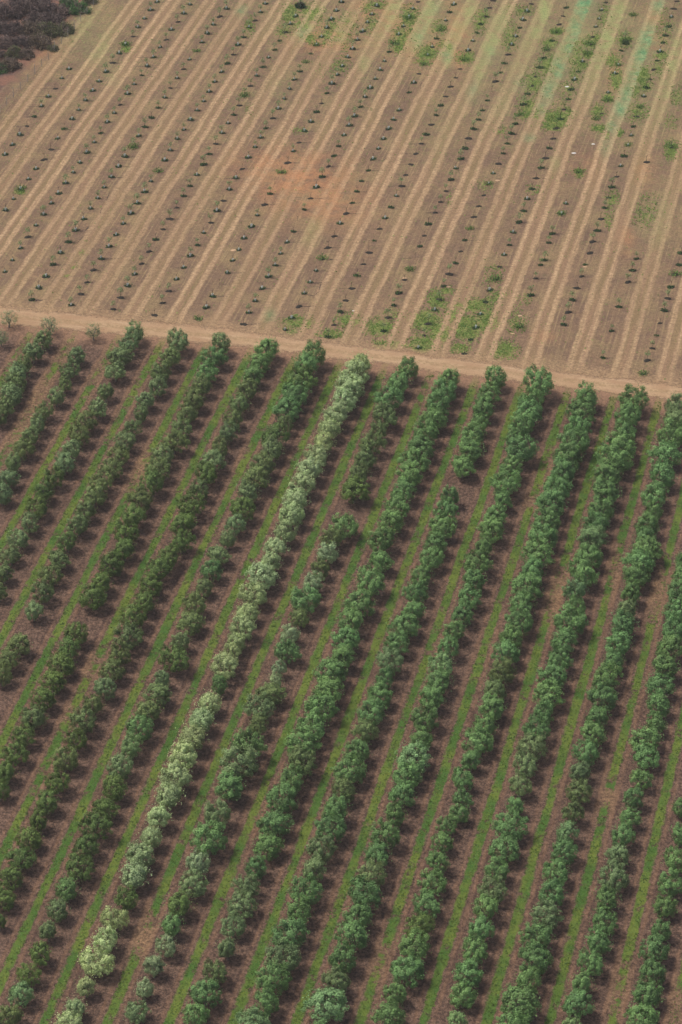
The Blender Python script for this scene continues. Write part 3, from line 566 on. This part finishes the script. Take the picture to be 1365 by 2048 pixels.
# ------------------------------------------------------------------ young trees with white guards
M_WISP = leaf_mat('young_leaves', False, (.14, .23, .09), (.34, .44, .20), .3)
M_FOOT = leaf_mat('foot_weeds', False, (.03, .08, .03), (.12, .26, .08), .2)
M_GUARD = simple_mat('white_plastic', (.72, .78, .74), (.80, .84, .80), 8, .5)
M_MULCH = simple_mat('wet_mulch', (.020, .022, .018), (.045, .038, .032), 7)
M_STEM = simple_mat('young_bark', (.10, .08, .06), (.17, .14, .10), 8)
def wisp(seed):
    global RNG
    RNG = np.random.default_rng(seed); n = 60
    o = RNG.normal(size=(n, 3)); o /= np.linalg.norm(o, axis=1, keepdims=True); o *= (RNG.random(n)**.5)[:, None]*np.array([.50, .50, .42]); o[:, 2] += 1.18
    return leaf_cloud('crown', o, RNG.normal(size=(n, 3))+np.array([0, 0, .5]), .16, RNG.uniform(.1, .9, n), M_WISP)
def foot(seed, r=.42, n=60, h=.16):
    global RNG
    RNG = np.random.default_rng(seed)
    th = RNG.uniform(0, 6.283, n); rr = r*RNG.random(n)**.6
    P = np.stack([rr*np.cos(th)*1.25, rr*np.sin(th), .05+h*RNG.random(n)], -1)
    return leaf_cloud('foot_weeds', P, RNG.normal(size=(n, 3))*.6+np.array([0, 0, .8]), .17, RNG.uniform(0, .9, n), M_FOOT)
def mulch(seed):
    rnd = random.Random(seed); V = [(0, 0, .09)]; F = []; n = 14
    for j in range(n):
        a = 2*math.pi*j/n; q_ = rnd.uniform(.8, 1.15); V.append((math.cos(a)*.30*q_, math.sin(a)*.22*q_, .07))
    for j in range(n):
        a = 2*math.pi*j/n; q_ = rnd.uniform(.75, 1.3); V.append((math.cos(a)*.56*q_, math.sin(a)*.38*q_, -.01))
    for j in range(n):
        F.append((0, 1+j, 1+(j+1) % n)); F.append((1+j, 1+n+j, 1+n+(j+1) % n, 1+(j+1) % n))
    me = bpy.data.meshes.new('mulch'); me.from_pydata(V, [], F); me.materials.append(M_MULCH); me.update(); return me
def guard_mesh():
    V, F = [], []
    n = 10
    for (z, r) in ((0, .13), (.20, .125), (.42, .135), (.42, .115), (.10, .10)):
        for j in range(n): V.append((math.cos(6.283*j/n)*r-.03+z*.08, math.sin(6.283*j/n)*r, z+.03))
    for i in range(4):
        for j in range(n): F.append((i*n+j, i*n+(j+1) % n, (i+1)*n+(j+1) % n, (i+1)*n+j))
    me = bpy.data.meshes.new('tree_guard'); me.from_pydata(V, [], F); me.materials.append(M_GUARD); me.update(); return me
def stem_mesh(seed):
    rnd = random.Random(seed); V, F = [], []
    tube(V, F, [(0, 0, 0), (rnd.uniform(-.04, .04), 0, .5), (rnd.uniform(-.08, .08), rnd.uniform(-.05, .05), 1.0)], [.035, .028, .015], 5)
    for k in range(4):
        a = k*1.7+rnd.random(); z = rnd.uniform(.6, .95)
        tube(V, F, [(0, 0, z), (math.cos(a)*.3, math.sin(a)*.3, z+.45)], [.016, .006], 4)
    me = bpy.data.meshes.new('stem'); me.from_pydata(V, [], F); me.materials.append(M_STEM); me.update(); return me
WI = [wisp(i) for i in range(8)]; FO = [foot(i+50) for i in range(4)]; FB = [foot(i+80, .8, 150, .35) for i in range(3)]
MU = [mulch(i) for i in range(5)]; GU = guard_mesh(); ST = [stem_mesh(i) for i in range(4)]
M_FBIG = leaf_mat('weed_clump', False, (.10, .20, .05), (.24, .40, .10), .3)
FB2 = []
for m_ in FB:
    m_.materials.clear(); m_.materials.append(M_FBIG)
order = sorted(range(len(sap_list)), key=lambda i: sap_list[i][2])          # nearest (largest) first
single = set(order[:300])
rows = {}
for i, sp_ in enumerate(sap_list): rows.setdefault(sp_[0], []).append(i)
pre = {}
for nm, m_ in (('crown', WI[0]), ('foot_weeds', FO[0]), ('mulch', MU[0]), ('tree_guard', GU), ('stem', ST[0])):
    pre[nm] = m_
rootp = None
FV, FF, FM, FT = [], [], [], []                                              # the far rest, one mesh
far_mats = [M_WISP, M_FOOT, M_MULCH, M_GUARD, M_STEM, M_FBIG]
def flagparts(fl, rnd):
    L = []
    if not (fl == '' and rnd.random() < .12) : L.append(('mulch', rnd.choice(MU)))
    if 'W' in fl: L.append(('tree_guard', GU)); L.append(('foot_weeds', rnd.choice(FO)))
    elif fl == '' and rnd.random() < .45: L.append(('foot_weeds', rnd.choice(FO)))
    elif 'c' in fl and rnd.random() < .6: L.append(('foot_weeds', rnd.choice(FO)))
    if 'g' in fl: L.append(('weed_clump', rnd.choice(FB)))
    if 'c' in fl: L.append(('crown', rnd.choice(WI)))
    L.append(('stem', rnd.choice(ST)))
    return L
for r_, idx in rows.items():
    idx = sorted(idx, key=lambda i: sap_list[i][2])
    for k, i in enumerate(idx):
        _, x, y, fl = sap_list[i]; rnd = random.Random(9000+i)
        parts = flagparts(fl, rnd); s = rnd.uniform(.8, 1.22); rot = rnd.uniform(-.6, .6)
        if i in single:
            if rootp is None: rootp = bpy.data.objects.new('young_tree', None); root = link(rootp)
            else: root = link(rootp.copy())
            root.location = (x, y, gz(x, y)); root.scale = (s, s, s); root.rotation_euler = (0, 0, rot)
            for nm, md in parts: link(bpy.data.objects.new(nm, md), root)
            look = ('leafy ' if 'c' in fl else 'bare ') + 'sapling ' + ('with white guard' if 'W' in fl else 'in green weeds' if 'g' in fl else 'in dark mulch')
            tag(root, '%s, %s from bottom of %s upper row from left' % (look, ordn(k+1), ordn(r_+1)), 'sapling', 'young trees planted in rows above the dirt road')
        else:
            M = Matrix.Translation((x, y, gz(x, y))) @ Matrix.Rotation(rot, 4, 'Z') @ Matrix.Scale(s, 4)
            M = np.array(M)
            for nm, md in parts:
                nv = len(md.vertices); co = np.empty(nv*3); md.vertices.foreach_get('co', co); co = co.reshape(-1, 3)
                base = sum(len(a) for a in FV); FV.append(co @ M[:3, :3].T + M[:3, 3])
                mi = far_mats.index(md.materials[0])
                for p in md.polygons: FF.append([base+v for v in p.vertices]); FM.append(mi)
                if 'tone' in md.attributes:
                    tv = np.empty(nv, dtype=np.float32); md.attributes['tone'].data.foreach_get('value', tv)
                else: tv = np.zeros(nv, dtype=np.float32)
                FT.append(tv)
if FV:
    me3 = bpy.data.meshes.new('far_young_trees'); me3.from_pydata(np.concatenate(FV).tolist(), [], FF)
    for m_ in far_mats: me3.materials.append(m_)
    me3.polygons.foreach_set('material_index', np.array(FM, dtype=np.int32))
    a_ = me3.attributes.new('tone', 'FLOAT', 'POINT'); a_.data.foreach_set('value', np.concatenate(FT)); me3.update()
    tag(link(bpy.data.objects.new('far_young_trees', me3)), 'far rows of tiny young trees at the top of the upper field', kind='stuff')

# damp dark streaks in the soil beside the young trees
V, F = [], []
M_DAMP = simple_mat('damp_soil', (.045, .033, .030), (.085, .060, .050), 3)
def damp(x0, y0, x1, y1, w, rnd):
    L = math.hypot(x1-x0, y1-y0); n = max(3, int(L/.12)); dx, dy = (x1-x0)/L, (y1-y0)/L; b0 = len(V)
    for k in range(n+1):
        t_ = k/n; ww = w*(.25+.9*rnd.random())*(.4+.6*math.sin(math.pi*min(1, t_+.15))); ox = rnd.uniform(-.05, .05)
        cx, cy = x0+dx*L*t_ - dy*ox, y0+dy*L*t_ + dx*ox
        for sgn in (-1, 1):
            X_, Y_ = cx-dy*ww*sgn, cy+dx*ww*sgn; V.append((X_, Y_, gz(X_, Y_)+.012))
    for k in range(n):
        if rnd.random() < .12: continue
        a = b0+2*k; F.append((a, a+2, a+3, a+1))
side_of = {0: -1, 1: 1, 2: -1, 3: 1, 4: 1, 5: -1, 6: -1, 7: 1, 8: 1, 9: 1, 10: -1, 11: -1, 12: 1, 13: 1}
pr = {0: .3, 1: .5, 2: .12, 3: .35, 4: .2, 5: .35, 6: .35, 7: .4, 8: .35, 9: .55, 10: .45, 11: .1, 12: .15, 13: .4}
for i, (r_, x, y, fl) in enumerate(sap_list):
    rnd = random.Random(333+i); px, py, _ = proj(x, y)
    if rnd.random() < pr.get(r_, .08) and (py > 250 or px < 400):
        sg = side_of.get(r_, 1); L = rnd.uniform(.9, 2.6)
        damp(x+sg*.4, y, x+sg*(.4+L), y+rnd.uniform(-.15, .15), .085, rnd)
rnd = random.Random(4)
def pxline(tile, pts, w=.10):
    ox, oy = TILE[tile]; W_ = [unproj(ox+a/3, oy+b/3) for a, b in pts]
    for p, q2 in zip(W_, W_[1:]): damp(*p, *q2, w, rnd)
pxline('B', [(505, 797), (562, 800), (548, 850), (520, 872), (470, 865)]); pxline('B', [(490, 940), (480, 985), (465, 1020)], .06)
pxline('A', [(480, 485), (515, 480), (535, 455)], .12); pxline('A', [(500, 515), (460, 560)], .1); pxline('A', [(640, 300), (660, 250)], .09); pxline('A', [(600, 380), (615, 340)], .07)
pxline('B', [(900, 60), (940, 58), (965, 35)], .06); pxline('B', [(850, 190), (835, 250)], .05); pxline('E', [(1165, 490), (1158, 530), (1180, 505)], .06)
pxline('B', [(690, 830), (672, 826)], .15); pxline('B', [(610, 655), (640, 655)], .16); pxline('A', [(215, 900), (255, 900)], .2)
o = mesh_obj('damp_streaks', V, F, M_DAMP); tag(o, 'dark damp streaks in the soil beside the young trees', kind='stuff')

# ------------------------------------------------------------------ fallen leaf litter and clods, loose stones, white pieces on the upper field
M_WPIECE = simple_mat('white_piece', (.78, .78, .76), (.62, .62, .60), 5); M_TSTONE = simple_mat('tan_stone', (.50, .33, .20), (.60, .42, .27), 4)  # larger white pieces stand for lids and a sheet, drawn with the rock shape
def rock(seed, mat):
    rnd = random.Random(seed); V, F = [(0, 0, .55)], []; n = 9
    for lev, (rr, z) in enumerate(((.55, .45), (.95, .15), (.9, -.1))):
        for j in range(n):
            a = 6.283*j/n; q_ = rnd.uniform(.82, 1.15); V.append((math.cos(a)*rr*q_, math.sin(a)*rr*q_*.7, z*rnd.uniform(.8, 1.2)))
    for j in range(n): F.append((0, 1+j, 1+(j+1) % n))
    for lev in range(2):
        for j in range(n): a = 1+lev*n; F.append((a+j, a+n+j, a+n+(j+1) % n, a+(j+1) % n))
    me = bpy.data.meshes.new('stone'); me.from_pydata(V, [], F); me.materials.append(mat); me.update(); return me
ROCKS = [('F', 675, 517, .40, 1, 'flat pale green white sheet right of the dense green weed patch'), ('F', 922, 553, .34, 1, 'white flat piece above weeds in the upper right field'),
 ('F', 832, 861, .34, 1, 'white flat piece between two tracks near the upper right'), ('F', 716, 916, .42, 1, 'largest white flat piece lying in a wheel track at upper right'),
 ('C', 257, 180, .45, 0, 'tan stone beside a guarded young tree, right half of field'), ('C', 392, 993, .42, 0, 'tan stone near the weeds just above the road'),
 ('B', 38, 600, .55, 0, 'tan clod of earth beside a young tree left of centre'), ('B', 1325, 818, .45, 0, 'tan clod beside young tree above the greenest weeds'),
 ('B', 1063, 765, .40, 0, 'orange tan clod beside a young tree right of centre'), ('C', 783, 700, .38, 0, 'orange tan clod at a young tree on the right'),
 ('B', 756, 962, .20, 1, 'tiny white stone by the weeds just above the road'), ('C', 348, 1100, .40, 0, 'tan stone nearest the road among weeds on the right')]
for i, (tl, a, b2, s, wh, lab) in enumerate(ROCKS):
    ox, oy = TILE[tl]; x, y = unproj(ox+a/3, oy+b2/3)
    o = link(bpy.data.objects.new('stone', rock(i, M_WPIECE if wh else M_TSTONE))); o.location = (x, y, gz(x, y)); o.scale = (s, s*.8, s*.45)
    tag(o, lab, 'stone', 'loose stones and clods on the young field')

# ------------------------------------------------------------------ scrub beyond the fence, fence
M_SCRUB = leaf_mat('scrub_leaves')
def scrub_mesh(seed, dens):
    global RNG
    RNG = np.random.default_rng(seed); P, D, T = [], [], []
    for k in range(34):
        d = RNG.normal(size=3); d[2] = abs(d[2])*.8; d /= np.linalg.norm(d)
        c = d*RNG.uniform(.45, .9)*np.array([1, 1, .8]); lr = RNG.uniform(.15, .32); n = int(60*dens)
        o = RNG.normal(size=(n, 3))*lr*.55
        P.append(c+o); D.append(d + RNG.normal(size=(n, 3))*.5); T.append(np.clip(RNG.uniform(.1, .8)+RNG.normal(size=n)*.2, 0, 1))
    P = np.concatenate(P); P[:, 2] = np.abs(P[:, 2])
    return leaf_cloud('foliage', P, np.concatenate(D), .12, np.concatenate(T), M_SCRUB, aspect=.25)
def twig_mesh(seed):
    rnd = random.Random(seed); V, F = [], []
    for k in range(46):
        a = rnd.uniform(0, 6.283); e = rnd.uniform(.25, 1.45); L = rnd.uniform(.75, 1.12)
        p1 = (math.cos(a)*math.cos(e)*L*.5, math.sin(a)*math.cos(e)*L*.5, math.sin(e)*L*.45)
        p2 = (math.cos(a+rnd.uniform(-.2, .2))*math.cos(e)*L, math.sin(a)*math.cos(e)*L, math.sin(e)*L*.86)
        tube(V, F, [(0, 0, 0), p1, p2], [.03, .016, .006], 4)
        for q_ in range(3):
            f_ = rnd.uniform(.6, 1); m = [p1[c_]+(p2[c_]-p1[c_])*f_ for c_ in range(3)]
            tube(V, F, [tuple(m), (m[0]+rnd.uniform(-.15, .15), m[1]+rnd.uniform(-.15, .15), m[2]+rnd.uniform(0, .15))], [.008, .004], 3)
    me = bpy.data.meshes.new('twigs'); me.from_pydata(V, [], F); me.materials.append(M_TW); me.update(); return me
M_TW = simple_mat('grey_twigs', (.14, .105, .10), (.30, .24, .21), 4)
SM = [scrub_mesh(i+20, 1) for i in range(5)]; TW = [twig_mesh(i) for i in range(4)]
PUR = (.125, .092, .088); BRN = (.165, .130, .090); OLV = (.150, .165, .075); GRN = (.085, .20, .060); BG = (.12, .23, .06); MAU = (.19, .14, .125)
SCR = [(12, 30, 62, PUR, 'dark purple', 'in the extreme top left corner'), (48, 22, 60, MAU, 'mauve twiggy', 'right of the corner bush'), (85, 25, 60, PUR, 'dark purple', 'at the top, two bushes left of the green one'),
 (118, 28, 50, MAU, 'pale twiggy', 'at the top edge touching the green bush'), (28, 62, 52, PUR, 'dark purple', 'at the left just below the corner'), (60, 62, 50, BRN, 'dark brown', 'in the middle of the scrub'),
 (92, 66, 56, OLV, 'brown olive', 'in the middle of the scrub near the fence'), (124, 62, 46, OLV, 'olive brown', 'closest to the second fence post from the top'), (80, 88, 52, BRN, 'dark brown', 'at the fence side above the bare red soil'),
 (45, 88, 46, PUR, 'purple brown', 'left of the bush above the red soil'), (12, 90, 44, MAU, 'mauve twiggy', 'at the left edge above the small green bush'), (26, 108, 42, OLV, 'greenish brown', 'at the left edge with green shoots'),
 (50, 112, 36, BRN, 'brown', 'near the third fence post above bare red soil'), (20, 134, 46, BRN, 'brown', 'lowest of the scrub at the left edge'), (0, 140, 34, GRN, 'bright green', 'small at the left photo edge'),
 (158, 22, 46, GRN, 'dark green', 'at the top edge beside the fence'), (180, 4, 30, OLV, 'olive brown', 'at the top edge closest to the fence'), (140, 8, 40, GRN, 'dark green', 'at the top edge left of its twin'),
 (105, 98, 24, OLV, 'small olive', 'alone near the fence above the bare soil'), (70, 45, 50, PUR, 'dark purple', 'second band of the scrub'), (105, 44, 48, PUR, 'purple', 'behind the olive brown bushes'),
 (0, 60, 44, PUR, 'dark purple', 'cut by the left edge below the corner'), (40, 4, 50, PUR, 'dark purple', 'cut by the top edge near the corner'), (75, 2, 50, PUR, 'dark purple', 'cut by the top edge, left of centre of scrub'), (-8, 112, 40, PUR, 'purple', 'half cut by the left edge beside mauve bush')]
shp = None
for i, (px, py, w, c, wd, where) in enumerate(SCR):
    x, y = unproj(px, py); ppm = proj(x, y)[2]; s = w/2/ppm*1.08; rnd = random.Random(i+5)
    root = bpy.data.objects.new('shrub', None); link(root)
    f_ = link(bpy.data.objects.new('foliage', SM[i % 5]), root); link(bpy.data.objects.new('twigs', TW[i % 4]), root)
    f_.color = (*c, 1); root.location = (x, y, gz(x, y)); root.scale = (s, s, s*.95); root.rotation_euler = (0, 0, rnd.uniform(0, 6.28))
    tag(root, '%s bush %s' % (wd, where), 'bush', 'wild scrub beyond the wire fence')
M_POST = simple_mat('grey_post', (.30, .29, .28), (.46, .45, .43), 5); M_WIRE = simple_mat('wire', (.22, .21, .20), (.30, .29, .28), 5, .5)
fr_ = link(bpy.data.objects.new('wire_fence', None)); p0 = FX[2]; fr_.location = (p0[0], p0[1], 0)
tag(fr_, 'grey wire fence with thin posts between scrub and dry field', 'fence')
pts = []
for a, b3 in zip(FX[:-1], FX[1:]):
    L = math.hypot(*(b3-a)); n = max(1, round(L/3.2))
    for k in range(n): pts.append(a+(b3-a)*k/n)
pts.append(FX[-1])
for k, p in enumerate(pts):
    V, F = [], []; tall = 1.9 if k % 3 == 0 else 1.4
    tube(V, F, [(p[0]-p0[0], p[1]-p0[1], -.2), (p[0]-p0[0]+.02, p[1]-p0[1], tall)], [.05, .045], 6)
    mesh_obj('post', V, F, M_POST, fr_)
V, F = [], []
for h in (.2, .45, .7, .95, 1.2):
    for a, b3 in zip(pts[:-1], pts[1:]):
        tube(V, F, [(a[0]-p0[0], a[1]-p0[1], h), ((a[0]+b3[0])/2-p0[0], (a[1]+b3[1])/2-p0[1], h-.03), (b3[0]-p0[0], b3[1]-p0[1], h)], [.009]*3, 3)
mesh_obj('wire', V, F, M_WIRE, fr_)
# dark green bush standing at the top edge among the young trees
x, y = unproj(602, 12); s = 12/proj(x, y)[2]
root = link(bpy.data.objects.new('shrub', None)); f_ = link(bpy.data.objects.new('foliage', SM[2]), root); link(bpy.data.objects.new('twigs', TW[1]), root)
f_.color = (.04, .10, .045, 1); root.location = (x, y, gz(x, y)); root.scale = (s, s, s*1.2)
tag(root, 'small dark green bush at the top edge among the young tree rows', 'bush')
x, y = unproj(910+1025/3, 258/3); s = 8.5/proj(x, y)[2]
root = link(bpy.data.objects.new('shrub', None)); f_ = link(bpy.data.objects.new('foliage', SM[3]), root)
f_.color = (.08, .14, .05, 1); root.location = (x, y, gz(x, y)); root.scale = (s, s, s*1.2)
tag(root, 'small olive green bush beside the teal strip at upper right', 'bush')
print('trees', len(tree_list), 'young', len(sap_list), 'grass faces', len(bpy.data.objects['grass'].data.polygons))

t = NT('haze_air'); pv = t.n('ShaderNodeVolumePrincipled'); pv.inputs['Color'].default_value = (.84, .86, .88, 1); pv.inputs['Density'].default_value = .00017
pv.inputs['Anisotropy'].default_value = .2
t.l(pv.outputs[0], t.out.inputs['Volume'])
hx, hy0, hy1, hz0, hz1 = 4900, -4800, 5600, -1.5, CAM_H+6
V = [(x_, y_, z_) for z_ in (hz0, hz1) for y_ in (hy0, hy1) for x_ in (-hx, hx)]
hz = mesh_obj('haze', V, [(0, 2, 3, 1), (4, 5, 7, 6), (0, 1, 5, 4), (2, 6, 7, 3), (0, 4, 6, 2), (1, 3, 7, 5)], t.m); tag(hz, 'thin pale haze in the air', kind='stuff')
